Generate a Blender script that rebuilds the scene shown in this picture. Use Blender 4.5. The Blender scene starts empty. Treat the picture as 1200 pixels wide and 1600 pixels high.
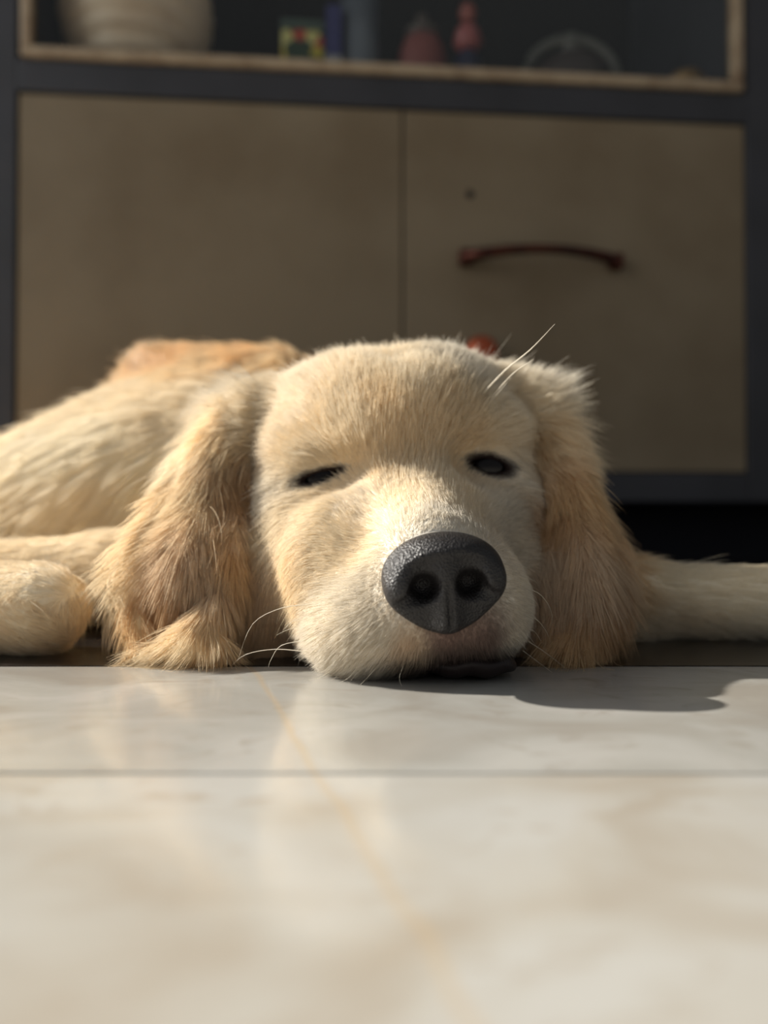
import bpy, bmesh, math, random
import numpy as np
from mathutils import Vector, Matrix, kdtree
random.seed(7); rng = np.random.default_rng(7)
C = bpy.context.scene.collection
S = bpy.context.scene
PI = math.pi
F_PX = 1202.0                      # focal length of the phone in pixels of the 1200x1600 frame
CAM_H = 0.05

# ------------------------------------------------------------------ camera
cam_d = bpy.data.cameras.new('camera'); cam = bpy.data.objects.new('camera', cam_d); C.objects.link(cam)
cam.location = (0, 0, CAM_H); cam.rotation_euler = (PI/2 + math.atan(20/F_PX), 0, 0)
cam_d.sensor_fit = 'VERTICAL'; cam_d.sensor_height = 36; cam_d.lens = 36*F_PX/1600
cam_d.clip_start = 0.005; cam_d.clip_end = 50
cam_d.dof.use_dof = True; cam_d.dof.focus_distance = 0.252; cam_d.dof.aperture_fstop = 5.4
S.camera = cam
# ------------------------------------------------------------------ light
w = bpy.data.worlds.new('room_light'); S.world = w; w.use_nodes = True
w.node_tree.nodes['Background'].inputs[0].default_value = (0.92, 0.96, 1.0, 1)
w.node_tree.nodes['Background'].inputs[1].default_value = 0.185
sun_d = bpy.data.lights.new('sun', 'SUN'); sun = bpy.data.objects.new('sun', sun_d); C.objects.link(sun)
TO_SUN = Vector((-0.75, 0.20, 0.52)).normalized()
sun.rotation_euler = TO_SUN.to_track_quat('Z', 'Y').to_euler()
sun_d.energy = 8.4; sun_d.color = (1.0, 0.945, 0.85); sun_d.angle = math.radians(0.9)
win_d = bpy.data.lights.new('window_daylight', 'AREA'); win = bpy.data.objects.new('window_daylight', win_d); C.objects.link(win)
win_d.shape = 'RECTANGLE'; win_d.size = 2.6; win_d.size_y = 1.75; win_d.energy = 27; win_d.color = (0.95, 0.98, 1.0)
win.location = (-1.62, 0.12, 1.2); win.rotation_euler = (PI/2, 0, -PI/2)
S.view_settings.view_transform = 'Standard'; S.view_settings.look = 'None'
S.view_settings.exposure = 0.0; S.view_settings.gamma = 1.0; S.view_settings.use_curve_mapping = False
S.cycles.use_denoising = True
S.cycles.max_bounces = 8; S.cycles.diffuse_bounces = 6

# ------------------------------------------------------------------ helpers
def srgb(r, g, b):
    f = lambda c: (c/12.92 if c <= 0.04045 else ((c+0.055)/1.055)**2.4)
    return (f(r/255), f(g/255), f(b/255), 1)
def mat(name, col, rough=0.6, spec=0.5, metal=0.0, coat=0.0, noise=None, bump=None):
    """noise=(scale, colour2, lo, hi)   bump=(scale, strength, distance)"""
    m = bpy.data.materials.new(name); m.use_nodes = True
    nt = m.node_tree; b = nt.nodes['Principled BSDF']
    b.inputs['Base Color'].default_value = col; b.inputs['Roughness'].default_value = rough
    b.inputs['Specular IOR Level'].default_value = spec; b.inputs['Metallic'].default_value = metal
    b.inputs['Coat Weight'].default_value = coat
    tc = nt.nodes.new('ShaderNodeTexCoord')
    if noise:
        n = nt.nodes.new('ShaderNodeTexNoise'); n.inputs['Scale'].default_value = noise[0]; n.inputs['Detail'].default_value = 6
        r = nt.nodes.new('ShaderNodeMapRange'); r.inputs[1].default_value = noise[2]; r.inputs[2].default_value = noise[3]
        mx = nt.nodes.new('ShaderNodeMix'); mx.data_type = 'RGBA'
        mx.inputs[6].default_value = col; mx.inputs[7].default_value = noise[1]
        nt.links.new(tc.outputs['Object'], n.inputs['Vector']); nt.links.new(n.outputs[0], r.inputs[0])
        nt.links.new(r.outputs[0], mx.inputs[0]); nt.links.new(mx.outputs[2], b.inputs['Base Color'])
    if bump:
        n = nt.nodes.new('ShaderNodeTexNoise'); n.inputs['Scale'].default_value = bump[0]; n.inputs['Detail'].default_value = 4
        bp = nt.nodes.new('ShaderNodeBump'); bp.inputs['Strength'].default_value = bump[1]; bp.inputs['Distance'].default_value = bump[2]
        nt.links.new(tc.outputs['Object'], n.inputs['Vector']); nt.links.new(n.outputs[0], bp.inputs['Height'])
        nt.links.new(bp.outputs[0], b.inputs['Normal'])
    return m
def tag(o, label=None, cat=None, group=None, kind=None):
    for k, v in (('label', label), ('category', cat), ('group', group), ('kind', kind)):
        if v: o[k] = v
    return o
def obj(name, bm, m, parent=None, smooth=False, bevel=0):
    me = bpy.data.meshes.new(name); bm.to_mesh(me); bm.free()
    o = bpy.data.objects.new(name, me); C.objects.link(o)
    if m: me.materials.append(m)
    if smooth:
        for p in me.polygons: p.use_smooth = True
    if bevel:
        b = o.modifiers.new('bevel', 'BEVEL'); b.width = bevel; b.segments = 2; b.limit_method = 'ANGLE'
    o.parent = parent
    return o
def empty(name, loc, rz=0):
    o = bpy.data.objects.new(name, None); C.objects.link(o); o.location = loc; o.rotation_euler = (0, 0, rz)
    o.empty_display_size = 0.05
    return o
def box(bm, a, b):
    vs = [bm.verts.new((x, y, z)) for x in (a[0], b[0]) for y in (a[1], b[1]) for z in (a[2], b[2])]
    for f in ((0,1,3,2), (4,6,7,5), (0,4,5,1), (2,3,7,6), (0,2,6,4), (1,5,7,3)):
        bm.faces.new([vs[i] for i in f])
    return bm
def lathe(bm, prof, n=32, c=(0, 0, 0), squash=1.0):
    rings = []
    for r, z in prof:
        if r < 1e-6: rings.append([bm.verts.new((c[0], c[1], c[2]+z))])
        else: rings.append([bm.verts.new((c[0]+r*math.cos(2*PI*i/n), c[1]+squash*r*math.sin(2*PI*i/n), c[2]+z)) for i in range(n)])
    for A, B in zip(rings, rings[1:]):
        for i in range(n):
            j = (i+1) % n
            if len(A) == 1 and len(B) == 1: continue
            if len(A) == 1: bm.faces.new((A[0], B[j], B[i]))
            elif len(B) == 1: bm.faces.new((A[i], A[j], B[0]))
            else: bm.faces.new((A[i], A[j], B[j], B[i]))
    bmesh.ops.recalc_face_normals(bm, faces=bm.faces)
    return bm
def tube(bm, pts, rad, n=8):
    pts = [Vector(p) for p in pts]; rings = []
    for i, p in enumerate(pts):
        t = (pts[min(i+1, len(pts)-1)] - pts[max(i-1, 0)]).normalized()
        u = t.cross(Vector((0, 0, 1)) if abs(t.z) < .9 else Vector((1, 0, 0))).normalized(); v = t.cross(u)
        r = rad[i] if isinstance(rad, (list, tuple)) else rad
        rings.append([bm.verts.new(p + u*r*math.cos(2*PI*k/n) + v*r*math.sin(2*PI*k/n)) for k in range(n)])
    for A, B in zip(rings, rings[1:]):
        for k in range(n): bm.faces.new((A[k], A[(k+1) % n], B[(k+1) % n], B[k]))
    bm.faces.new(rings[0][::-1]); bm.faces.new(rings[-1])
    return bm

# ------------------------------------------------------------------ floor, walls (m)
def marble(name, c1, c2, c3, vein, rough):
    m = bpy.data.materials.new(name); m.use_nodes = True; nt = m.node_tree; N = nt.nodes; L = nt.links
    b = N['Principled BSDF']; b.inputs['Roughness'].default_value = rough
    b.inputs['Specular IOR Level'].default_value = 0.5
    g = N.new('ShaderNodeNewGeometry'); mp = N.new('ShaderNodeMapping'); L.new(g.outputs['Position'], mp.inputs[0])
    mp.inputs['Scale'].default_value = (1, 1.5, 1); mp.inputs['Rotation'].default_value = (0, 0, 0.35)
    n1 = N.new('ShaderNodeTexNoise'); n1.inputs['Scale'].default_value = 16; n1.inputs['Detail'].default_value = 7; n1.inputs['Distortion'].default_value = .8
    n2 = N.new('ShaderNodeTexNoise'); n2.inputs['Scale'].default_value = 45; n2.inputs['Detail'].default_value = 8; n2.inputs['Distortion'].default_value = 1.5
    for n in (n1, n2): L.new(mp.outputs[0], n.inputs['Vector'])
    r1 = N.new('ShaderNodeValToRGB'); e = r1.color_ramp.elements
    e[0].position = .36; e[0].color = c2; e[1].position = .62; e[1].color = c3; x = e.new(.49); x.color = c1
    L.new(n1.outputs[0], r1.inputs[0])
    r2 = N.new('ShaderNodeMapRange'); r2.inputs[1].default_value = .56; r2.inputs[2].default_value = .72; L.new(n2.outputs[0], r2.inputs[0])
    mx = N.new('ShaderNodeMix'); mx.data_type = 'RGBA'; L.new(r2.outputs[0], mx.inputs[0]); L.new(r1.outputs[0], mx.inputs[6]); mx.inputs[7].default_value = c2
    out = mx.outputs[2]
    # a natural straight vein crossing the slab
    if vein:
        sx = N.new('ShaderNodeSeparateXYZ'); L.new(g.outputs['Position'], sx.inputs[0])
        def mth(op, a, bb):
            q = N.new('ShaderNodeMath'); q.operation = op
            for i, vv in enumerate((a, bb)):
                if vv is None: continue
                if isinstance(vv, (int, float)): q.inputs[i].default_value = vv
                else: L.new(vv, q.inputs[i])
            return q.outputs[0]
        wob = mth('MULTIPLY', mth('SUBTRACT', n1.outputs[0], .5), .006)
        f = mth('ABSOLUTE', mth('ADD', mth('ADD', mth('MULTIPLY', mth('SUBTRACT', sx.outputs[1], .0985), .287), mth('SUBTRACT', sx.outputs[0], .0033)), wob), None)
        r3 = N.new('ShaderNodeMapRange'); r3.inputs[1].default_value = .0002; r3.inputs[2].default_value = .0016
        r3.inputs[3].default_value = .36; r3.inputs[4].default_value = 0; L.new(f, r3.inputs[0])
        m3 = N.new('ShaderNodeMix'); m3.data_type = 'RGBA'; L.new(r3.outputs[0], m3.inputs[0]); L.new(out, m3.inputs[6])
        m3.inputs[7].default_value = srgb(176, 152, 116); out = m3.outputs[2]
    L.new(out, b.inputs['Base Color'])
    rr = N.new('ShaderNodeMapRange'); rr.inputs[1].default_value = .35; rr.inputs[2].default_value = .7
    rr.inputs[3].default_value = rough*.8; rr.inputs[4].default_value = rough*1.7; L.new(n2.outputs[0], rr.inputs[0]); L.new(rr.outputs[0], b.inputs['Roughness'])
    bp = N.new('ShaderNodeBump'); bp.inputs['Strength'].default_value = .12; bp.inputs['Distance'].default_value = .0004
    L.new(n1.outputs[0], bp.inputs['Height']); L.new(bp.outputs[0], b.inputs['Normal'])
    return m
M_MARB = marble('pale_marble', srgb(168,164,156), srgb(158,150,138), srgb(174,172,167), True, .13)
M_STRIP = marble('grey_marble', srgb(158,156,150), srgb(147,142,134), srgb(168,166,161), True, .12)
M_GRAN = mat('black_granite', srgb(24, 22, 22), .16, .4, noise=(300, srgb(44, 40, 40), .5, .7))
M_GROUT = mat('grout', srgb(120, 98, 72), .9)
floor = tag(obj('floor', box(bmesh.new(), (-2.4, -2.2, -.06), (2.4, 2.2, -.012)), M_GROUT), kind='structure')
JX = [-2.41, -1.5, -.91, -.31, .29, .89, 1.49, 2.39]
def slab(name, x0, x1, y0, y1, m):
    return obj(name, box(bmesh.new(), (x0+.0004, y0+.0004, -.012), (x1-.0004, y1-.0004, 0)), m, floor, bevel=.0007)
for a, b in zip(JX, JX[1:]):
    for y0, y1 in ((-2.2, -1.64), (-1.64, -1.04), (-1.04, -.44), (-.44, .156)): slab('marble_tile', a, b, y0, y1, M_MARB)
    slab('marble_strip', a, b, .156, .273, M_STRIP)
    for y0, y1 in ((.273, .873), (.873, 1.473), (1.473, 2.2)): slab('granite_tile', a, b, y0, y1, M_GRAN)
M_WALL = mat('wall_plaster', srgb(120, 112, 100), .9, .2, bump=(60, .2, .002))
wl = bmesh.new()
box(wl, (-1.72, -2.2, 0), (-1.62, 1.55, .3)); box(wl, (-1.72, -2.2, 2.1), (-1.62, 1.55, 2.5)); box(wl, (-1.72, -2.2, .3), (-1.62, -1.2, 2.1)); box(wl, (-1.72, 1.44, .3), (-1.62, 1.55, 2.1))
tag(obj('wall_left', wl, M_WALL), kind='structure')
tag(obj('wall_back', box(bmesh.new(), (-2.4, 1.55, 0), (2.4, 1.65, 2.5)), M_WALL), kind='structure')

# ------------------------------------------------------------------ cabinet
M_FRAME = mat('charcoal_paint', srgb(60, 60, 64), .5, .35, noise=(9, srgb(52, 52, 55), .4, .7), bump=(40, .15, .001))
M_DOOR = mat('olive_brown_laminate', srgb(130, 116, 94), .55, .3, noise=(5, srgb(116, 101, 79), .42, .66), bump=(14, .1, .001))
M_TRIM = mat('pale_wood_trim', srgb(165, 146, 120), .5, .4, noise=(30, srgb(130, 108, 84), .45, .7))
M_DARK = mat('dark_interior', srgb(44, 43, 42), .8, .2)
M_COPPER = mat('aged_copper', srgb(92, 52, 40), .35, .5, metal=.8, noise=(40, srgb(60, 34, 32), .4, .65))
M_KNOB = mat('reddish_copper', srgb(180, 88, 56), .4, .5, metal=.6)
cab = tag(empty('display_cabinet', (-.457, .95, 0), math.atan2(8, 94.5)),
          'charcoal painted cabinet with olive-brown doors and glazed display window behind the puppy', 'cabinet')
LN = .9484
fb = bmesh.new()
box(fb, (-.07, 0, .08), (-.0012, .40, 1.55)); box(fb, (LN+.0012, 0, .08), (LN+.17, .40, 1.55))     # sides
box(fb, (-.0012, 0, .08), (LN+.0012, .40, .119))                                                  # bottom rail
box(fb, (-.0012, 0, .592), (LN+.0012, .40, .633))                                                  # middle rail and shelf
box(fb, (-.0012, 0, 1.47), (LN+.0012, .40, 1.55))
obj('frame', fb, M_FRAME, cab, bevel=.002)
obj('back_panel', box(bmesh.new(), (-.0012, .385, .119), (LN+.0012, .399, 1.47)), M_DARK, cab)
obj('plinth', box(bmesh.new(), (-.06, .07, 0), (LN+.16, .38, .08)), mat('black_plinth', srgb(20, 20, 26), .7, .2), cab)
def door(x0, x1):
    b = bmesh.new(); box(b, (x0, .003, .1205), (x1, .022, .5900)); return obj('door', b, M_DOOR, cab, bevel=.0015)
dl = door(.0005, .4822); dr = door(.4850, LN-.0005)
dl['label'] = 'plain olive-brown door without a handle'; dr['label'] = 'olive-brown door with bow handle and knob'
hb = bmesh.new(); pts = []; rr = []
for i in range(25):
    t = i/24; pts.append((.565 + .20*t, .003-.006 - .030*math.sin(PI*t)**.55, .397 + .004*math.sin(PI*t))); rr.append(.0062+.0022*abs(2*t-1)**2)
tube(hb, pts, rr, 10)
for x in (.565, .765): box(hb, (x-.009, -.013, .387), (x+.009, .0031, .407))
h_ = obj('handle', hb, M_COPPER, dr, smooth=True, bevel=.002); h_['label'] = 'dark copper bow handle'
def face_disc(name, x, z, prof, m, parent, lab):
    b = lathe(bmesh.new(), prof, 24)
    bmesh.ops.rotate(b, verts=b.verts, matrix=Matrix.Rotation(PI/2, 3, 'X')); bmesh.ops.translate(b, verts=b.verts, vec=(x, .0035, z))
    o = obj(name, b, m, parent, smooth=True); o['label'] = lab; return o
face_disc('knob', .584, .272, [(0, 0), (.010, 0), (.009, .006), (.019, .012), (.0215, .018), (.018, .025), (.008, .029), (0, .029)], M_KNOB, dr, 'round reddish copper knob')
face_disc('screw_hole', .572, .483, [(0, 0), (.0055, 0), (.0055, .0012), (.003, .0012), (.003, .0006), (0, .0006)], M_DARK, dr, 'small dark screw hole')
wf = bmesh.new(); T = .014
box(wf, (.004, -.006, .633), (LN-.004, .012, .633+T)); box(wf, (.004, -.006, 1.46), (LN-.004, .012, 1.47))
box(wf, (.004, -.006, .633+T), (.004+T, .012, 1.46)); box(wf, (LN-.004-T, -.006, .633+T), (LN-.004, .012, 1.46))
obj('window_trim', wf, M_TRIM, cab, bevel=.003)
gm = bpy.data.materials.new('cabinet_glass'); gm.use_nodes = True; nt = gm.node_tree
for n in list(nt.nodes): nt.nodes.remove(n)
tr = nt.nodes.new('ShaderNodeBsdfTransparent'); tr.inputs[0].default_value = (.93, .94, .93, 1)
gl = nt.nodes.new('ShaderNodeBsdfGlossy'); gl.inputs['Roughness'].default_value = .04
fr = nt.nodes.new('ShaderNodeMath'); fr.operation = 'MULTIPLY_ADD'; lw = nt.nodes.new('ShaderNodeLayerWeight'); lw.inputs[0].default_value = .12; nt.links.new(lw.outputs['Facing'], fr.inputs[0]); fr.inputs[1].default_value = .30; fr.inputs[2].default_value = .025; ms = nt.nodes.new('ShaderNodeMixShader'); mo = nt.nodes.new('ShaderNodeOutputMaterial')
nt.links.new(fr.outputs[0], ms.inputs[0]); nt.links.new(tr.outputs[0], ms.inputs[1]); nt.links.new(gl.outputs[0], ms.inputs[2]); nt.links.new(ms.outputs[0], mo.inputs[0])
obj('glass_pane', box(bmesh.new(), (.0165, .004, .6455), (LN-.0165, .007, 1.4615)), gm, cab)

# things on the cabinet shelf (local cabinet frame -> world)
cm = Matrix.Translation(Vector((-.457, .95, 0))) @ Matrix.Rotation(math.atan2(8, 94.5), 4, 'Z')
def shelf(px, depth):                       # a point of the shelf seen along the column px of the picture, `depth` behind the glass
    k = (px-600)/F_PX; a = math.atan2(8, 94.5); ca, sa = math.cos(a), math.sin(a)
    bx, by = -.457 - sa*depth, .95 + ca*depth
    s = (k*by - bx)/(ca - k*sa)
    return (bx + ca*s, by + sa*s, .6332)
def put(o, px, depth): o.location = shelf(px, depth); return o
M_CERA = mat('cream_ceramic', srgb(238, 216, 190), .45, .5, noise=(12, srgb(205, 178, 150), .4, .7))
prof = [(0, 0), (.044, 0), (.048, .004)]
for i in range(40):
    t = i/39; prof.append((.048 + .055*math.sin(t*PI*.62)**.8 + .0030*math.cos(t*46), .006 + .17*t))
prof += [(.08, .180), (.04, .182), (0, .182)]
tag(put(obj('ribbed_pot', lathe(bmesh.new(), prof, 48), M_CERA, smooth=True), 210, .122),
    'large cream ribbed ceramic pot behind the left end of the cabinet glass', 'pot')
mp_ = bpy.data.materials.new('printed_carton'); mp_.use_nodes = True; nt = mp_.node_tree
v = nt.nodes.new('ShaderNodeTexVoronoi'); v.inputs['Scale'].default_value = 55; cr = nt.nodes.new('ShaderNodeValToRGB'); cr.color_ramp.interpolation = 'CONSTANT'
for i, (p, c) in enumerate(((0, srgb(40, 60, 40)), (.35, srgb(190, 170, 60)), (.5, srgb(180, 70, 50)), (.68, srgb(60, 90, 50)), (.8, srgb(200, 190, 120)))):
    e = cr.color_ramp.elements[i] if i < 2 else cr.color_ramp.elements.new(p); e.position = p; e.color = c
tc = nt.nodes.new('ShaderNodeTexCoord'); sp = nt.nodes.new('ShaderNodeSeparateColor')
nt.links.new(tc.outputs['Object'], v.inputs['Vector']); nt.links.new(v.outputs['Color'], sp.inputs[0]); nt.links.new(sp.outputs[0], cr.inputs[0]); nt.links.new(cr.outputs[0], nt.nodes['Principled BSDF'].inputs[0])
t_ = put(empty('biscuit_tin', (0, 0, 0), .1), 472, .12); tag(t_, 'small tin speckled in yellow, green and red behind the cabinet glass', 'tin')
obj('body', box(bmesh.new(), (-.030, -.02, 0), (.030, .02, .120)), mp_, t_, bevel=.004)
obj('lid', box(bmesh.new(), (-.031, -.021, .1202), (.031, .021, .134)), mat('dull_green_lid', srgb(70, 84, 74), .5), t_, bevel=.003)
t_ = put(empty('carton', (0, 0, 0), .05), 521, .10); tag(t_, 'narrow navy blue carton with a white foot beside the speckled tin', 'carton')
obj('body', box(bmesh.new(), (-.011, -.011, .078), (.011, .011, .15)), mat('navy_card', srgb(52, 52, 100), .6), t_, bevel=.001)
obj('foot', box(bmesh.new(), (-.0115, -.0115, 0), (.0115, .0115, .0778)), mat('white_card', srgb(150, 150, 150), .6), t_, bevel=.001)
M_MILK = mat('milky_grey_glass', srgb(100, 104, 112), .25, .5, coat=.3)
tag(put(obj('tumbler', lathe(bmesh.new(), [(0, 0), (.024, 0), (.027, .003), (.030, .19), (.028, .19), (.025, .006), (0, .006)], 32), M_MILK, smooth=True), 562, .12),
    'tall milky grey tumbler between the navy carton and the red pot', 'glass')
t_ = put(empty('lidded_pot', (0, 0, 0)), 660, .13); t_.scale = (1.15, 1.15, 1.45); tag(t_, 'small dull red lidded pot near the middle of the shelf', 'pot')
obj('body', lathe(bmesh.new(), [(0, 0), (.022, 0), (.03, .02), (.033, .055), (.028, .080), (.022, .09), (0, .09)], 32), mat('dull_red_clay', srgb(128, 70, 64), .6), t_, smooth=True)
obj('lid', lathe(bmesh.new(), [(0, .0902), (.024, .0902), (.02, .10), (.006, .104), (.008, .114), (0, .117)], 32), mat('grey_brown_clay', srgb(88, 78, 72), .6), t_, smooth=True)
t_ = put(empty('figurine', (0, 0, 0)), 732, .11); t_.scale = (1.3, 1.3, 1.35); tag(t_, 'small pink and navy figurine of a doll standing right of the red pot', 'figurine')
obj('dress', lathe(bmesh.new(), [(0, 0), (.024, 0), (.022, .03), (.013, .072), (.008, .078), (0, .08)], 24), mat('navy_glaze', srgb(36, 38, 62), .4), t_, smooth=True)
obj('bodice', lathe(bmesh.new(), [(0, .078), (.010, .078), (.016, .088), (.012, .102), (.005, .108), (0, .109)], 24), mat('pink_glaze', srgb(160, 88, 86), .4), t_, smooth=True)
obj('head', lathe(bmesh.new(), [(0, .1085), (.006, .110), (.010, .119), (.007, .128), (0, .130)], 24), mat('rose_glaze', srgb(150, 84, 74), .4), t_, smooth=True)
t_ = put(empty('teapot', (0, 0, 0)), 895, .13); t_.scale = (1.2, 1.2, 1.35); tag(t_, 'grey ceramic teapot with arched handle behind the right half of the glass', 'teapot')
M_GC = mat('grey_ceramic', srgb(96, 94, 88), .45, .5)
obj('body', lathe(bmesh.new(), [(0, 0), (.035, 0), (.05, .02), (.054, .045), (.045, .07), (.025, .084), (0, .088)], 36), mat('dark_brown_ceramic', srgb(60, 50, 46), .5), t_, smooth=True)
hb = bmesh.new(); tube(hb, [(.058*math.cos(PI*i/20), 0, .062+.045*math.sin(PI*i/20)) for i in range(21)], .0058, 10); obj('handle', hb, M_GC, t_, smooth=True)
obj('lid', lathe(bmesh.new(), [(0, .0882), (.011, .0882), (.014, .094), (.008, .101), (.010, .110), (0, .116)], 24), M_GC, t_, smooth=True)
tag(put(obj('trinket_dish', lathe(bmesh.new(), [(0, 0), (.012, 0), (.015, .03), (.012, .045), (.022, .056), (.028, .071), (.020, .080), (0, .084)], 32), mat('tarnished_brass', srgb(150, 118, 74), .45, metal=.4), smooth=True), 1075, .10),
    'small tan domed trinket dish near the right end of the shelf', 'dish')

HAIR_K = 1.0
# ------------------------------------------------------------------ the puppy (sculpted in centimetres)
def P(px, py, d):                 # centimetres, from a place in the picture and its distance
    return np.array(((px-600)/F_PX*d, d, 5+(820-py)/F_PX*d))
yaw, roll = math.radians(5), math.radians(5)
HF = np.array((math.sin(yaw), -math.cos(yaw), 0)); R0 = np.array((math.cos(yaw), math.sin(yaw), 0)); Z0 = np.array((0, 0, 1.0))
HU = math.cos(roll)*R0 + math.sin(roll)*Z0; HW = -math.sin(roll)*R0 + math.cos(roll)*Z0
HO = np.array((0.8, 30.3, 7.1))
HR = np.stack([HU, HF, HW], 0)                     # rows: head axes (right, forward, up)
def Hd(a, b, c): return HO + a*HU + b*HF + c*HW
def axis(n_f, lo, hi, fa, fb, fine, coarse):
    xs = [lo]
    while xs[-1] < hi:
        x = xs[-1]; xs.append(x + (fine if fa-1e-6 <= x < fb else min(coarse, max(fine, (abs(x-(fa if x < fa else fb))*.12+fine)))))
    return np.array(xs, dtype=np.float32)
def rotm(yawd=0, pitchd=0, rolld=0):               # rows = local axes
    return np.array((Matrix.Rotation(math.radians(yawd), 3, 'Z') @ Matrix.Rotation(math.radians(pitchd), 3, 'X') @ Matrix.Rotation(math.radians(rolld), 3, 'Y')).transposed())
class Field:
    def __init__(s, X, Y, Z): s.X, s.Y, s.Z = X, Y, Z; s.D = np.full((len(X), len(Y), len(Z)), 9.0, np.float32)
    def sub(s, c, R):
        sl = []
        for A, q in ((s.X, c[0]), (s.Y, c[1]), (s.Z, c[2])):
            i0, i1 = np.searchsorted(A, (q-R, q+R)); sl.append(slice(max(0, i0-1), min(len(A), i1+1)))
        return tuple(sl), s.X[sl[0]][:, None, None], s.Y[sl[1]][None, :, None], s.Z[sl[2]][None, None, :]
    def comb(s, sl, d, k, op):
        D = s.D[sl]
        if op == 'add':
            h = np.maximum(k-np.abs(D-d), 0)/k; s.D[sl] = np.minimum(D, d) - h*h*k*.25
        else:
            d = -d; h = np.maximum(k-np.abs(D-d), 0)/k; s.D[sl] = np.maximum(D, d) + h*h*k*.25
    def ell(s, c, r, R=None, k=1.0, op='add'):
        c = np.array(c, float); r = np.array(r, float); R = HR if R is None else R
        sl, X, Y, Z = s.sub(c, r.max()+k+1.5)
        x, y, z = X-c[0], Y-c[1], Z-c[2]
        l = [(R[i, 0]*x+R[i, 1]*y+R[i, 2]*z).astype(np.float32) for i in range(3)]
        k0 = np.sqrt(sum((l[i]/r[i])**2 for i in range(3)))+1e-6; k1 = np.sqrt(sum((l[i]/r[i]**2)**2 for i in range(3)))+1e-6
        s.comb(sl, k0*(k0-1)/k1, k, op)
    def cap(s, a, b, ra, rb, k=1.0, op='add'):
        a = np.array(a, float); b = np.array(b, float); m = (a+b)/2; ba = b-a; L2 = float(ba@ba)+1e-9
        sl, X, Y, Z = s.sub(m, math.sqrt(L2)/2+max(ra, rb)+k+1.5)
        x, y, z = X-a[0], Y-a[1], Z-a[2]
        t = np.clip((x*ba[0]+y*ba[1]+z*ba[2])/L2, 0, 1).astype(np.float32)
        d = np.sqrt((x-t*ba[0])**2+(y-t*ba[1])**2+(z-t*ba[2])**2) - (ra+(rb-ra)*t)
        s.comb(sl, d.astype(np.float32), k, op)
def surface_nets(D, X, Y, Z):
    nx, ny, nz = D.shape; ins = D < 0
    cs = [(i, j, k) for i in (0, 1) for j in (0, 1) for k in (0, 1)]
    cnt = np.zeros((nx-1, ny-1, nz-1), np.int8)
    for i, j, k in cs: cnt += ins[i:nx-1+i, j:ny-1+j, k:nz-1+k]
    act = np.argwhere((cnt > 0) & (cnt < 8)); n = len(act)
    idx = np.full((nx-1, ny-1, nz-1), -1, np.int32); idx[tuple(act.T)] = np.arange(n)
    acc = np.zeros((n, 3)); w = np.zeros(n)
    def crd(a): return np.stack((X[a[:, 0]], Y[a[:, 1]], Z[a[:, 2]]), 1).astype(float)
    for i, c0 in enumerate(cs):
        for ax in range(3):
            if c0[ax]: continue
            c1 = list(c0); c1[ax] = 1
            a0 = act+np.array(c0); a1 = act+np.array(c1)
            d0 = D[tuple(a0.T)]; d1 = D[tuple(a1.T)]; cr = (d0 < 0) != (d1 < 0)
            t = np.where(cr, d0/np.where(cr, d0-d1, 1), 0)[:, None]
            p = crd(a0)*(1-t)+crd(a1)*t; acc += p*cr[:, None]; w += cr
    V = acc/w[:, None]; Fs = []
    for ax in range(3):
        o = [1, 2] if ax == 0 else ([2, 0] if ax == 1 else [0, 1])
        sh = [slice(1, None)]*3
        lo = [slice(1, -1)]*3; lo[ax] = slice(0, -1); hi = [slice(1, -1)]*3; hi[ax] = slice(1, None)
        A = ins[tuple(lo)]; B = ins[tuple(hi)]; e = np.argwhere(A != B); base = e+1; base[:, ax] = e[:, ax]
        flip = A[tuple(e.T)]
        def g(u, v):
            q = base.copy(); q[:, o[0]] -= u; q[:, o[1]] -= v; return idx[tuple(q.T)]
        q = np.stack((g(0, 0), g(1, 0), g(1, 1), g(0, 1)), 1); q = np.where(flip[:, None], q, q[:, ::-1])
        Fs.append(q)
    return V, np.concatenate(Fs)
def np_mesh(name, V, Q, m, parent=None, scale=.01):
    me = bpy.data.meshes.new(name); me.vertices.add(len(V)); me.vertices.foreach_set('co', (V*scale).astype(np.float32).ravel())
    me.loops.add(Q.size); me.loops.foreach_set('vertex_index', Q.astype(np.int32).ravel())
    me.polygons.add(len(Q)); me.polygons.foreach_set('loop_start', np.arange(0, Q.size, 4, dtype=np.int32)); me.polygons.foreach_set('loop_total', np.full(len(Q), 4, np.int32))
    me.polygons.foreach_set('use_smooth', np.ones(len(Q), bool)); me.update(calc_edges=True); me.validate()
    o = bpy.data.objects.new(name, me); C.objects.link(o); me.materials.append(m); o.parent = parent
    return o

# --- field of the body
F = Field(axis(0, -62, 34, -8, 8.6, .11, .8), axis(0, 21, 96, 23, 37, .11, .8), axis(0, -.6, 24, -.6, 13.5, .11, .5))
I3 = np.eye(3)
# torso, lying down, running back and to the left
F.ell((-13, 54, 7.0), (9.5, 12, 8.4), rotm(25), 3)
F.ell((-24, 63, 5.6), (12, 15, 6.7), rotm(30), 3)
F.ell((-38, 78, 6.5), (12, 13, 7.3), rotm(35), 3)
F.ell((-50, 84, 5), (8, 8, 5), rotm(35), 4)
F.ell((-17.5, 50, 5.4), (11, 9.8, 7.0), rotm(12, 0, -14), 3)           # shoulder on the left
F.ell((-8.0, 54, 11.0), (9.0, 6, 5.6), rotm(0), 3)                    # withers and neck roll behind the head
F.cap((-15.4, 53, 15.1), (-7.0, 50, 14.6), 2.0, 1.7, 1.6)             # fold of the scruff
F.ell((-2, 44, 6.5), (8.5, 9, 6.4), rotm(0), 3)                       # neck
F.ell((3, 44, 3.5), (6.5, 7, 3.6), rotm(0), 2)                        # chest
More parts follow.
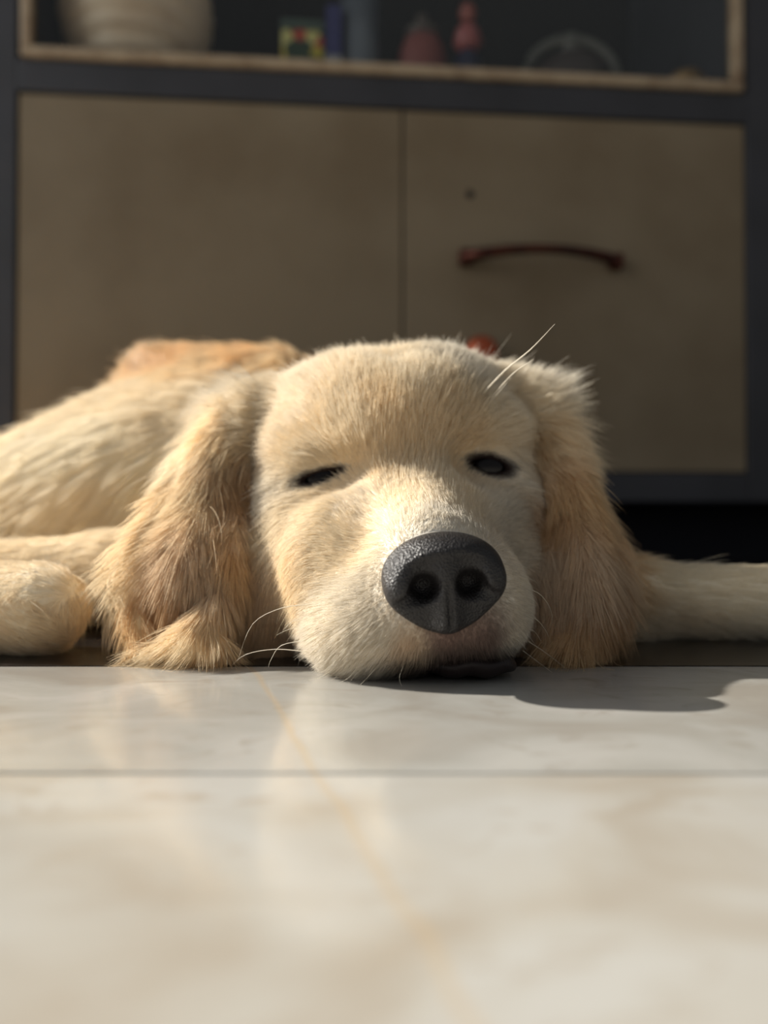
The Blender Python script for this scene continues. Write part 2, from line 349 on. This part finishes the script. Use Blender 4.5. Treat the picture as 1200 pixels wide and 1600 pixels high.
# hind leg and haunch
F.cap((-42, 74, 4), (-56, 66, 3), 5, 3.2, 3); F.cap((-56, 66, 2.6), (-50, 56, 2), 2.4, 2, 1.5)
# left foreleg: upper arm, folded wrist lump
F.cap((-6.0, 39, 3.6), (-13, 37, 2.6), 2.0, 1.9, 1.0); F.cap((-13, 37, 2.6), (-24, 36.6, 1.95), 1.9, 1.9, 1.0)
F.cap((-26, 36.5, 1.9), (-24.5, 33, 1.9), 1.9, 1.85, 1.0)
F.cap((-24.5, 32.3, 1.82), (-13.4, 30.0, 1.76), 1.82, 1.74, .6)
# right foreleg
F.cap((4, 40, 2.4), (11, 34.6, 1.62), 2.3, 1.62, 1.5); F.cap((11, 34.6, 1.62), (22, 33.8, 1.5), 1.62, 1.45, 1)
F.cap((22, 34.6, 1.55), (25, 34.0, 1.5), 1.5, 1.7, .8)
for i, dy in enumerate((-1.3, -.45, .45, 1.3)): F.cap((25, 34+dy, 1.3), (27.6-.3*abs(dy), 34+dy*1.15, .9), .95, .8, .35)
# --- head
F.ell(Hd(-.15, -4.6, -.4), (5.95, 6.2, 5.6), None, 1.5)                     # skull
F.ell(Hd(0, -2.4, 1.5), (4.7, 3.6, 3.2), None, 1.5)                     # forehead
F.ell(Hd(2.0, -3.6, 3.2), (2.5, 2.4, 2.0), None, 1.0); F.ell(Hd(-2.2, -3.6, 3.1), (2.5, 2.4, 1.9), None, 1.0)
for s in (-1, 1):
    F.ell(Hd(s*3.9-(s > 0)*.35, -2.6, -2.3), (2.4, 3.6, 3.3), None, 1.5)            # cheek
    F.ell(Hd(s*3.2, -1.4, 1.5), (1.9, 1.6, 1.0), None, .9)              # brow
    F.ell(Hd(s*3.5, -1.2, -1.5), (1.7, 1.6, .9), None, .9)              # under the eye
F.ell(Hd(0, -5.5, -4.2), (5.0, 5.5, 3.2), None, 1.5)                    # throat
F.ell(Hd(0, -.6, -2.6), (4.0, 3.6, 2.7), None, 1.8)                      # root of the muzzle
F.cap(Hd(0, -1.0, -2.8), Hd(0, 4.7, -4.1), 2.85, 2.05, 1.5)               # muzzle
F.cap(Hd(0, -.5, -1.0), Hd(0, 5.2, -2.75), 1.3, 1.0, 1.2)               # bridge of the nose
F.ell(Hd(-2.0, 3.2, -5.25), (2.3, 3.2, 1.8), None, 1.6); F.ell(P(520, 880, 28.4), (1.6, 1.9, 2.1), I3, 1.6)                 # flews
F.ell(Hd(1.5, 3.7, -5.0), (1.75, 3.1, 1.9), None, 1.9)
F.ell(Hd(0.2, 5.3, -5.2), (2.4, 1.6, 1.3), None, .8)
F.cap(Hd(0, -.2, 1.4), Hd(0, -1.6, 5.6), .1, .1, 1.5, 'cut')            # furrow of the forehead
F.ell(P(428, 965, 31.5), (2.5, 2.5, 3.3), I3, 1.6); F.ell(P(835, 960, 31), (1.6, 2.2, 2.8), I3, 1.4)    # loose skin of the throat
# ears: sheets of thick cords
def sheet(rows, r0, r1, k=.5):
    n = 22; ks = len(rows)-1
    def at(t):
        x = t*ks; i = min(int(x), ks-1); u = x-i
        g = lambda j: rows[max(0, min(ks, j))]
        out = []
        for q in range(3):
            p0, p1, p2, p3 = (g(i-1)[q], g(i)[q], g(i+1)[q], g(i+2)[q])
            out.append(.5*((2*p1)+(p2-p0)*u+(2*p0-5*p1+4*p2-p3)*u*u+(3*p1-p0-3*p2+p3)*u**3))
        return out
    for i in range(n):
        t = i/(n-1); a, m, b = at(t); r = r0+(r1-r0)*t
        F.cap(a, m, r*.8, r, k); F.cap(m, b, r, r*.8, k)
EL = [(P(340, 655, 35.2), P(370, 640, 33.9), P(400, 650, 33.4)),
      (P(305, 715, 33.4), P(340, 705, 32.3), P(375, 715, 32.3)),
      (P(268, 790, 31.7), P(315, 785, 30.9), P(370, 790, 31.1)),
      (P(218, 865, 30.1), P(290, 865, 29.1), P(360, 865, 29.5)),
      (P(196, 912, 29.6), P(275, 930, 28.8), P(352, 925, 28.8)),
      (P(222, 980, 28.8), P(280, 990, 29.6), P(340, 975, 28.5)),
      (P(228, 1022, 28.2), P(285, 1024, 28.6), P(335, 1020, 27.9))]
sheet(EL, .7, .4, .4)
for a_, b_ in zip([e[0] for e in EL[1:]], [e[0] for e in EL[2:]]): F.cap(a_+np.array((0, -.25, 0)), b_+np.array((0, -.15, 0)), .46, .46, .45)
F.cap(P(218, 1030, 27.5), P(300, 1005, 27.3), .22, .55, .35); F.cap(P(300, 1005, 27.3), P(338, 945, 28.3), .6, .5, .35)   # turned up edge
F.cap(P(285, 1022, 27.4), P(332, 1012, 27.4), .4, .5, .35)
ER = [(P(815, 630, 34.5), P(832, 632, 35.2), P(846, 648, 36)),
      (P(850, 700, 32.9), P(864, 694, 33.4), P(877, 708, 34.6)),
      (P(858, 780, 31.4), P(884, 775, 31.4), P(908, 785, 33.0)),
      (P(866, 860, 30.2), P(905, 860, 30.0), P(948, 865, 31.4)),
      (P(870, 930, 29.4), P(915, 930, 29.2), P(955, 925, 30.2)),
      (P(868, 985, 28.6), P(905, 990, 28.5), P(932, 975, 29.2)),
      (P(870, 1024, 27.9), P(885, 1024, 27.9), P(900, 1018, 28.4))]
sheet(ER, .75, .4)
F.cap(Hd(4.8, -4.2, 3.1), Hd(5.9, -4.2, 2.3), 1.1, .9, 1.2); F.cap(Hd(-5.0, -4.2, 3.0), Hd(-6.4, -4.0, 1.8), 1.4, 1.1, 1.2)
# eye openings
def eye_pt(px, py): return P(px, py, 30.1)
def surf(px, py, d0=21.5, d1=95):    # first place where the line of sight meets the field
    ds = np.arange(d0, d1, .06); p = np.stack(((px-600)/F_PX*ds, ds, 5+(820-py)/F_PX*ds), 1)
    i = np.clip(np.searchsorted(F.X, p[:, 0]), 0, len(F.X)-1); j = np.clip(np.searchsorted(F.Y, p[:, 1]), 0, len(F.Y)-1); k = np.clip(np.searchsorted(F.Z, p[:, 2]), 0, len(F.Z)-1)
    v = F.D[i, j, k]; h = np.nonzero(v < 0)[0]
    return p[h[0]] if len(h) else None
SLITS = []
for px, py, half, hgt, tilt in ((502, 744, .80, .15, 14), (765, 727, .76, .26, -8)):
    c = surf(px, py); R_ = rotm(yaw*57.3*0, 0, -tilt)
    R_ = np.array((Matrix.Rotation(math.radians(-tilt), 3, 'Y')).transposed())
    SLITS.append((c, half, hgt, R_))
    F.ell(c+np.array((0, -.35, 0)), (half+.75, .75, hgt+.65), R_, .9, 'cut')      # soft hollow round the eye
for i, (c, half, hgt, R_) in enumerate(SLITS):
    q = np.array((c[0]/c[1], 1, (c[2]-5)/c[1])); c = surf(c[0]/c[1]*F_PX+600, 820-(c[2]-5)/c[1]*F_PX)
    F.ell(c+np.array((0, .1, 0)), (half, .75, hgt), R_, .22, 'cut')
    SLITS[i] = (c, half, hgt, R_)
# mouth: cut the dark opening under the upper lip
F.ell(P(738, 1064, 24.0), (1.55, 2.2, .55), I3, .45, 'cut')
# rest on the floor
zf = F.Z[None, None, :].astype(np.float32); F.D = np.maximum(F.D, .03-zf)
BV, BQ = surface_nets(F.D, F.X, F.Y, F.Z)
def grad(V):                                       # outward normal of the field by trilinear differences
    from_ = []
    def samp(p):
        ii = []; tt = []
        for A, q in ((F.X, p[:, 0]), (F.Y, p[:, 1]), (F.Z, p[:, 2])):
            i = np.clip(np.searchsorted(A, q)-1, 0, len(A)-2); ii.append(i); tt.append(np.clip((q-A[i])/(A[i+1]-A[i]), 0, 1))
        r = 0
        for a in (0, 1):
            for b in (0, 1):
                for c in (0, 1):
                    r = r + F.D[ii[0]+a, ii[1]+b, ii[2]+c]*(tt[0] if a else 1-tt[0])*(tt[1] if b else 1-tt[1])*(tt[2] if c else 1-tt[2])
        return r
    e = .16; g = np.stack([samp(V+e*I3[i])-samp(V-e*I3[i]) for i in range(3)], 1)
    return g/(np.linalg.norm(g, axis=1)[:, None]+1e-9), samp

M_SKIN = bpy.data.materials.new('skin_under_fur'); M_SKIN.use_nodes = True; nt = M_SKIN.node_tree
at = nt.nodes.new('ShaderNodeAttribute'); at.attribute_name = 'coat'; nt.links.new(at.outputs['Color'], nt.nodes['Principled BSDF'].inputs[0])
nt.nodes['Principled BSDF'].inputs['Roughness'].default_value = .8; nt.nodes['Principled BSDF'].inputs['Specular IOR Level'].default_value = .15
puppy = np_mesh('golden_retriever_puppy', BV, BQ, M_SKIN)
tag(puppy, 'cream golden retriever puppy dozing with its chin on the marble floor', 'dog')

# guides of the coat: px, py, direction in the picture (right, down, away), length cm, lift deg, colour
WH = (231,223,208); CR = (246,234,211); TN = (240,222,190); GO = (229,200,156); DG = (207,171,128); GY = (216,195,168); BD = (255,246,226); SC = (232,205,164); PK = (132,108,98); DK = (44,34,32)
GUIDES = [
 (690,812, 0,-1,.6, .35,18,WH), (640,765, -.2,-1,.5, .45,20,CR), (700,770, .2,-1,.5, .45,20,CR), (625,700, 0,-1,.2, .7,22,TN), (560,650, -.25,-1,.2, .8,22,CR), (710,650, .25,-1,.2, .8,24,TN),
 (640,590, .05,-1,.3, .9,30,CR), (640,545, .05,-1,.5, .9,30,WH), (540,560, -.3,-1,.5, .9,38,CR), (740,580, .4,-1,.4, .9,38,WH), (470,600, -.7,-.7,.4, 1.0,32,CR), (590,640, 0,-1,.2, .8,22,TN),
 (450,700, -.8,-.5,.3, .7,24,CR), (400,650, -.9,0,.3, 1.3,32,CR), (380,615, -.9,-.35,.3, 1.9,46,WH), (420,760, -.8,.5,.3, .8,24,WH), (790,660, .7,-.5,.3, .8,30,CR), (830,640, .9,-.2,.3, 1.3,35,CR),
 (852,618, .8,-.55,.2, 2.3,52,WH), (820,600, .6,-.8,.2, 1.5,50,WH), (815,740, .6,.4,.3, .7,22,WH),
 (425,830, -.6,.8,.2, .8,22,CR), (455,900, -.5,.85,.2, .8,20,TN), (430,980, -.1,1,0, 1.0,15,GY), (490,800, -.8,.55,.3, .5,20,CR), (395,900, 0,1,0, 1.2,15,GY),
 (540,850, -.8,.1,.6, .45,20,CR), (560,800, -.6,-.4,.6, .45,20,CR), (530,930, -.9,.3,.4, .45,24,WH), (500,1010, -.85,.5,.3, .7,36,WH), (590,1000, -.7,.7,.1, .45,30,WH), (590,1045, -.5,.85,0, .6,34,WH), (640,1020, -.35,.9,0, .4,24,GY),
 (700,1005, -.05,1,0, .3,20,PK), (760,1000, .4,.9,0, .35,22,PK), (800,1000, .7,.6,.2, .4,24,WH), (815,940, .8,.3,.5, .4,20,WH), (805,860, .5,0,.8, .4,18,WH), (790,800, .3,-.3,.7, .4,18,WH), (815,1030, .5,.8,.2, .45,28,GY),
 (345,670, -.35,1,0, 1.4,24,TN), (300,760, -.4,.9,0, 1.6,20,TN), (370,760, .02,1,0, 1.5,16,DG), (225,850, -.5,.85,0, 1.7,26,TN), (178,905, -.3,.95,0, 1.8,30,TN), (280,860, -.15,1,0, 1.4,16,GY), (325,900, 0,1,0, 1.3,16,GY), (372,880, -.1,1,0, 1.5,16,GO),
 (210,980, .25,1,0, 1.2,20,GO), (250,950, 0,1,0, 1.3,20,DG), (270,1005, -.8,.5,0, 1.3,22,TN), (335,990, -.3,.95,0, 1.3,18,TN), (340,1025, -.3,.9,0, .8,12,GO), (220,1025, -.9,.3,0, 1.0,20,TN),
 (850,670, .35,.9,.1, 1.5,24,TN), (880,760, .15,1,0, 1.6,20,GO), (850,800, .05,1,0, 1.2,12,DG), (925,740, .45,.9,0, 1.7,28,GO), (865,900, -.02,1,0, 1.5,18,GY), (960,830, .35,.9,0, 1.8,26,GO), (925,900, .05,1,0, 1.6,20,GY), (900,1000, -.15,1,0, 1.2,16,GO), (985,900, .1,1,0, 1.5,24,GO), (950,960, -.2,1,0, 1.4,20,DG),
 (250,640, -.85,.5,.1, 2.0,10,CR), (100,700, -.8,.6,.1, 2.0,10,BD), (180,660, -.8,.6,.1, 2.0,10,BD), (60,800, -.75,.7,0, 2.0,12,CR), (250,740, -.6,.8,0, 1.8,12,BD), (150,780, -.7,.75,0, 2.0,14,CR), (250,558, -.7,-.5,.2, 2.0,26,SC), (205,600, -.8,-.1,.2, 1.8,14,CR), (120,625, -.8,0,.2, 1.8,12,CR), (300,575, -.8,.3,.2, 1.6,14,TN), (480,540, -.9,.1,.2, 1.4,14,SC), (400,545, -.9,.1,.2, 1.6,16,SC), (420,575, -.9,.3,.2, 1.6,14,TN), (330,610, -.85,.4,.1, 1.8,14,CR), (15,655, -.9,.1,.2, 1.8,14,TN), (300,700, -.7,.7,0, 1.6,14,CR),
 (80,905, -.95,.1,.1, .6,10,CR), (40,980, .9,.25,0, .6,10,TN), (130,950, .5,.9,0, .6,10,TN), (90,855, -.95,.25,.1, .8,12,CR), (180,850, -.9,.3,.1, .8,12,CR), (160,990, 0,1,0, .9,12,DG),
 (1030,905, 1,.05,0, .9,14,BD), (1035,960, 1,.05,0, .9,14,CR), (1080,900, 1,.05,0, .9,14,BD), (1080,980, 1,.1,0, .8,12,CR), (1170,940, 1,.1,0, .9,14,BD)]
nrm, samp = grad(BV)
GP = []; GD = []; GA = []
for g in GUIDES:
    p = surf(g[0], g[1])
    if p is None: print('guide misses', g[:2]); continue
    GP.append(p); v = np.array((g[2], g[4], -g[3]), float); GD.append(v/np.linalg.norm(v)); GA.append((g[5], g[6])+tuple(srgb(*g[7])[:3]))
GP = np.array(GP); GD = np.array(GD); GA = np.array(GA)
def coat(P_):
    D = np.empty((len(P_), 3)); A = np.empty((len(P_), 5))
    for i in range(0, len(P_), 40000):
        q = P_[i:i+40000]; d2 = ((q[:, None]-GP[None])**2).sum(2); w_ = 1/(d2+.25)**2.2; w_ /= w_.sum(1)[:, None]
        D[i:i+40000] = w_@GD; A[i:i+40000] = w_@GA
    return D, A
def slit_dist(P_):
    r = np.full(len(P_), 9.0)
    for c, half, hgt, R_ in SLITS:
        l = (P_-c)@R_.T; r = np.minimum(r, np.sqrt((l[:, 0]/half)**2+(l[:, 2]/(hgt+.08))**2+(l[:, 1]/1.4)**2))
    return r
NC = P(692, 905, 23.35)
def nose_dist(P_):
    l = (P_-NC)@HR.T; return np.sqrt((l[:, 0]/1.80)**2+((l[:, 2]-.02)/1.52)**2+(l[:, 1]/2.2)**2)
_, BA = coat(BV); col = BA[:, 2:5]*.97; sd = slit_dist(BV)
dk = np.array(srgb(*DK)[:3]); f = np.clip((1.9-sd)/.7, 0, 1)[:, None]; col = col*(1-f)+dk*f
lipc = P(738, 1056, 24.0); ld = np.sqrt((((BV-lipc)/np.array((2.1, 1.5, .75)))**2).sum(1)); f = np.clip((1.25-ld)/.35, 0, 1)[:, None]; col = col*(1-f)+dk*.5*f
ca = puppy.data.attributes.new('coat', 'FLOAT_COLOR', 'POINT'); ca.data.foreach_set('color', np.concatenate((col, np.ones((len(col), 1))), 1).astype(np.float32).ravel())

# nose leather
N_ = Field(np.arange(-2.6, 2.6, .045).astype(np.float32), np.arange(-2.2, 1.8, .045).astype(np.float32), np.arange(-2.3, 2.1, .045).astype(np.float32))
N_.ell((0, 0, .30), (1.80, 1.30, 1.15), I3, .3); N_.ell((0, .1, -.58), (1.34, 1.0, 1.0), I3, .5)
for s in (-1, 1): N_.ell((s*.98, .1, -.12), (.84, 1.0, .86), I3, .35)
pl = (.94*N_.Y[None, :, None] - .34*N_.Z[None, None, :] - .80 + .02*N_.X[:, None, None]**2).astype(np.float32); pl = np.broadcast_to(pl, N_.D.shape)
h = np.maximum(.14-np.abs(N_.D-pl), 0)/.14; N_.D = np.maximum(N_.D, pl)+h*h*.035
N_.ell((0, 1.06, .05), (1.15, .22, .55), I3, .45, 'cut')
for s in (-1, 1): N_.ell((s*1.26, .58, -.10), (.42, .40, .46), I3, .4)
N_.cap((0, .72, .3), (0, .44, -1.2), .30, .28, .5)
for s in (-1, 1):
    N_.ell((s*.70, .85, -.14), (.44, .80, .42), I3, .2, 'cut')
    N_.cap((s*.85, .80, -.36), (s*1.42, .76, -.62), .32, .14, .2, 'cut')
N_.cap((.0, 1.02, -.1), (.03, .54, -1.65), .04, .07, .14, 'cut')
NV, NQ = surface_nets(N_.D, N_.X, N_.Y, N_.Z); NV = NC + NV@HR
M_NOSE = bpy.data.materials.new('nose_leather'); M_NOSE.use_nodes = True; nt = M_NOSE.node_tree; b_ = nt.nodes['Principled BSDF']
b_.inputs['Base Color'].default_value = srgb(28, 25, 26); b_.inputs['Roughness'].default_value = .46; b_.inputs['Specular IOR Level'].default_value = .6
tc = nt.nodes.new('ShaderNodeTexCoord'); v = nt.nodes.new('ShaderNodeTexVoronoi'); v.inputs['Scale'].default_value = 1500; bp = nt.nodes.new('ShaderNodeBump'); bp.inputs['Strength'].default_value = .8; bp.inputs['Distance'].default_value = .0004
nt.links.new(tc.outputs['Object'], v.inputs['Vector']); nt.links.new(v.outputs[0], bp.inputs['Height']); nt.links.new(bp.outputs[0], b_.inputs['Normal'])
nose = np_mesh('nose', NV, NQ, M_NOSE, puppy); nose['label'] = 'dark grey nose'
# eyes
M_EYE = mat('eye', srgb(15, 9, 8), .22, .32); M_LID = mat('eye_rim', srgb(48, 36, 34), .45, .4)
for c, half, hgt, R_ in SLITS:
    b = bmesh.new(); bmesh.ops.create_uvsphere(b, u_segments=32, v_segments=20, radius=.0118)
    bmesh.ops.translate(b, verts=b.verts, vec=Vector((c+np.array((0, 1.36, 0)))*.01))
    obj('eye', b, M_EYE, puppy, smooth=True)
# lower lip
b = bmesh.new(); bmesh.ops.create_uvsphere(b, u_segments=40, v_segments=20, radius=1)
for v in b.verts:
    x, y, z = v.co; v.co = Vector((lipc[0]*.01+x*.0165, (lipc[1]+1.75)*.01+y*.0165, max(.0004, .0058+z*.0060 - .0020*x*x + .0006*math.cos(9*x))))
obj('lower_lip', b, mat('dark_lip', srgb(40, 30, 30), .5, .4, bump=(900, .3, .0003)), puppy, smooth=True)

# ---------------- the coat itself
tri = np.concatenate((BQ[:, [0, 1, 2]], BQ[:, [0, 2, 3]])); a_, b_2, c_ = BV[tri[:, 0]], BV[tri[:, 1]], BV[tri[:, 2]]
ar = np.linalg.norm(np.cross(b_2-a_, c_-a_), axis=1)/2; cen = (a_+b_2+c_)/3; cn = nrm[tri[:, 0]]
_, CA = coat(cen)
vis = ((cen-np.array((0, 0, 5)))*cn).sum(1)/np.linalg.norm(cen, axis=1)    # >0 turned away from the lens
head = np.linalg.norm((cen-np.array((1, 31, 5)))/np.array((10, 9, 8)), axis=1) < 1
dens = np.where(head, 620, 170)*np.clip(1.15-.45*CA[:, 0], .35, 1)
dens = np.where((vis > .25) & (cn[:, 2] < .1) | (vis > .8), dens*.12, dens); dens[(cen[:, 2] < .06)] = 0; dens[(cen[:, 1] > 66)] *= .35
dens *= HAIR_K
lam = ar*dens; n_h = int(lam.sum()); pick = rng.choice(len(tri), n_h, p=lam/lam.sum())
u = rng.random((n_h, 2)); fl = u.sum(1) > 1; u[fl] = 1-u[fl]
RP = a_[pick]+(b_2-a_)[pick]*u[:, :1]+(c_-a_)[pick]*u[:, 1:]
RN = nrm[tri[pick, 0]]*(1-u.sum(1))[:, None]+nrm[tri[pick, 1]]*u[:, :1]+nrm[tri[pick, 2]]*u[:, 1:]; RN /= np.linalg.norm(RN, axis=1)[:, None]
sd = slit_dist(RP); nd = nose_dist(RP); ld = np.sqrt((((RP-lipc)/np.array((1.5, 1.8, .52)))**2).sum(1))
keep = (sd > 1.0+.22*rng.random(n_h)) & (nd > 1.0) & (ld > 1.0); RP, RN, sd, nd, ld = RP[keep], RN[keep], sd[keep], nd[keep], ld[keep]; n_h = len(RP)
HD_, HA = coat(RP)
def wav(p, s, seed):                                # smooth vector noise
    r = np.random.default_rng(seed); o = np.zeros((len(p), 3))
    for k_ in range(5):
        K = r.normal(size=(3, 3))*s*(1+.5*k_); o += np.sin(p@K+r.random(3)*6.28)/(1+.4*k_)
    return o/2.2
HD_ += .10*wav(RP, .9, 3)+.07*wav(RP, 2.6, 4)+rng.normal(size=(n_h, 3))*.09
T_ = HD_-(HD_*RN).sum(1)[:, None]*RN; T_ /= np.linalg.norm(T_, axis=1)[:, None]+1e-6
ln = HA[:, 0]*.8*np.exp(rng.normal(size=n_h)*.22); ln *= np.clip((sd-1.0)/1.6, .28, 1)*np.clip((nd-.95)/.5, .35, 1)
lift = np.radians(HA[:, 1]*(1+.3*rng.normal(size=n_h)))
stray = rng.random(n_h) < .012; ln[stray] *= 1.5; lift[stray] += .3
DIR = T_*np.cos(lift)[:, None]+RN*np.sin(lift)[:, None]
NP = 5; tt = np.linspace(0, 1, NP)
drop = np.array((0, 0, -1.0))
pts = RP[:, None]+DIR[:, None]*(ln[:, None, None]*tt[None, :, None]) + T_[:, None]*(ln[:, None, None]*.18*tt[None, :, None]**2) + drop*(ln[:, None, None]**1.5*.10*tt[None, :, None]**2)
# locks: hairs lean towards the nearest lock
csel = np.nonzero(rng.random(n_h) < np.where(HA[:, 0] > 1.1, .05, .07))[0]
kd = kdtree.KDTree(len(csel))
for i, q in enumerate(RP[csel]): kd.insert(q, i)
kd.balance(); near = csel[np.array([kd.find(q)[1] for q in RP])]
same = (T_*T_[near]).sum(1) > .5
cs = np.clip(.18+.22*HA[:, 0], 0, .50)*same*(.6+.8*rng.random(n_h)); cs = np.clip(cs, 0, .85)
for k_ in range(1, NP):
    pts[:, k_] += (pts[near, k_]-pts[:, k_])*(cs*tt[k_]**1.3)[:, None]
pts[:, :, 2] = np.maximum(pts[:, :, 2], .012)
hc = HA[:, 2:5]*np.exp(rng.normal(size=n_h)*.10)[:, None]*np.exp(.14*wav(RP, 1.6, 9)[:, :1])
f = np.clip((1.62+.25*wav(RP, 3, 12)[:, 0]-sd)/.6, 0, .9)[:, None]; hc = hc*(1-f)+dk*f
f = np.clip((2.5-ld)/1.3, 0, .92)[:, None]*(RP[:, 1] < 26.5)[:, None]; hc = hc*(1-f)+dk*1.2*f
hc = np.maximum(hc*np.minimum(1, .93/hc.max(1))[:, None], .01)
cu = bpy.data.hair_curves.new('fur'); cu.add_curves([NP]*n_h)
cu.position_data.foreach_set('vector', (pts*.01).astype(np.float32).ravel())
rad = np.where(HA[:, 0] > 1.1, .0085, .0062)*np.clip(RP[:, 1]/30, .8, 2.2)
R_all = (rad[:, None]*np.array((1, .95, .8, .55, .12))[None]*.01).astype(np.float32)
at_ = cu.attributes.get('radius') or cu.attributes.new('radius', 'FLOAT', 'POINT'); at_.data.foreach_set('value', R_all.ravel())
at_ = cu.attributes.new('coat', 'FLOAT_COLOR', 'CURVE'); at_.data.foreach_set('color', np.concatenate((hc, np.ones((n_h, 1))), 1).astype(np.float32).ravel())
M_FUR = bpy.data.materials.new('fur'); M_FUR.use_nodes = True; nt = M_FUR.node_tree
for n in list(nt.nodes): nt.nodes.remove(n)
at = nt.nodes.new('ShaderNodeAttribute'); at.attribute_name = 'coat'
df = nt.nodes.new('ShaderNodeBsdfDiffuse'); tl = nt.nodes.new('ShaderNodeBsdfTranslucent'); m1 = nt.nodes.new('ShaderNodeMixShader'); m1.inputs[0].default_value = .38
gs = nt.nodes.new('ShaderNodeBsdfHair'); gs.component = 'Reflection'; gs.inputs['RoughnessU'].default_value = .35; gs.inputs['RoughnessV'].default_value = .6; gs.inputs[0].default_value = (1, .95, .88, 1)
m2 = nt.nodes.new('ShaderNodeMixShader'); m2.inputs[0].default_value = .04; mo = nt.nodes.new('ShaderNodeOutputMaterial')
for q in (df, tl): nt.links.new(at.outputs['Color'], q.inputs[0])
nt.links.new(df.outputs[0], m1.inputs[1]); nt.links.new(tl.outputs[0], m1.inputs[2]); nt.links.new(m1.outputs[0], m2.inputs[1]); nt.links.new(gs.outputs[0], m2.inputs[2]); nt.links.new(m2.outputs[0], mo.inputs[0])
fur = bpy.data.objects.new('fur', cu); C.objects.link(fur); cu.materials.append(M_FUR); fur.parent = puppy; fur['kind'] = 'stuff'
print('HAIRS', n_h)
# ---------------- whiskers
M_WH = mat('whisker', srgb(235, 225, 205), .4, .5)
def whisker(pix, d, r=.011):
    p = [P(a, b, c) for (a, b), c in zip(pix, np.linspace(d[0], d[1], len(pix)))]
    q = []; K = len(p)-1
    for i in range(13):
        x = i/12*K; j = min(int(x), K-1); u_ = x-j; g = lambda m_: p[max(0, min(K, m_))]
        p0, p1, p2, p3 = g(j-1), g(j), g(j+1), g(j+2)
        q.append(.5*((2*p1)+(p2-p0)*u_+(2*p0-5*p1+4*p2-p3)*u_*u_+(3*p1-p0-3*p2+p3)*u_**3))
    q = [v_*.01 if v_[2] > .03 else np.array((v_[0], v_[1], .03))*.01 for v_ in q]
    obj('whisker', tube(bmesh.new(), q, [r*.01*(1-.85*(i/12)**1.5) for i in range(13)], 5), M_WH, puppy, smooth=True)
for pix, d, r in (
  ([(752,618),(790,578),(830,545),(868,505)], (30.4, 26), .036), ([(765,625),(800,585),(835,560)], (30.4, 27), .026), ([(757,640),(785,606),(815,570)], (30.2, 28.5), .011),
  ([(490,944),(440,950),(395,975),(372,1032)], (25.5, 26), .013), ([(480,1018),(430,1014),(385,1022),(362,1040)], (25.5, 26.5), .013), ([(480,1000),(440,1008),(424,1030),(420,1042)], (25.3, 25.8), .011),
  ([(490,975),(455,982),(432,992)], (25.5, 25.5), .010), ([(500,960),(462,968),(442,985)], (25.5, 25.7), .009), ([(520,1045),(500,1058),(475,1064)], (24.8, 24.6), .008),
  ([(812,918),(840,926),(858,948),(864,975)], (25.6, 27), .012), ([(815,960),(838,968),(852,985),(860,1003)], (25.6, 26.6), .011), ([(818,980),(834,986),(846,1003)], (25.5, 26), .010), ([(822,1000),(850,1018),(885,1045)], (25.5, 25.4), .009), ([(815,1015),(835,1030),(862,1050)], (25.4, 25.2), .008),
  ([(590,1040),(576,1056),(562,1070)], (24.3, 23.9), .009), ([(630,1040),(624,1058),(628,1072)], (24, 23.8), .008), ([(560,1040),(545,1058),(530,1066)], (24.4, 24.0), .008),
  ([(690,640),(700,615),(706,590)], (30, 29.2), .008), ([(730,650),(738,625),(746,600)], (30, 29.2), .008), ([(712,645),(722,618),(728,596)], (30, 29.2), .007), ([(770,560),(800,520)], (33, 33), .007)):
    whisker(pix, d, r)
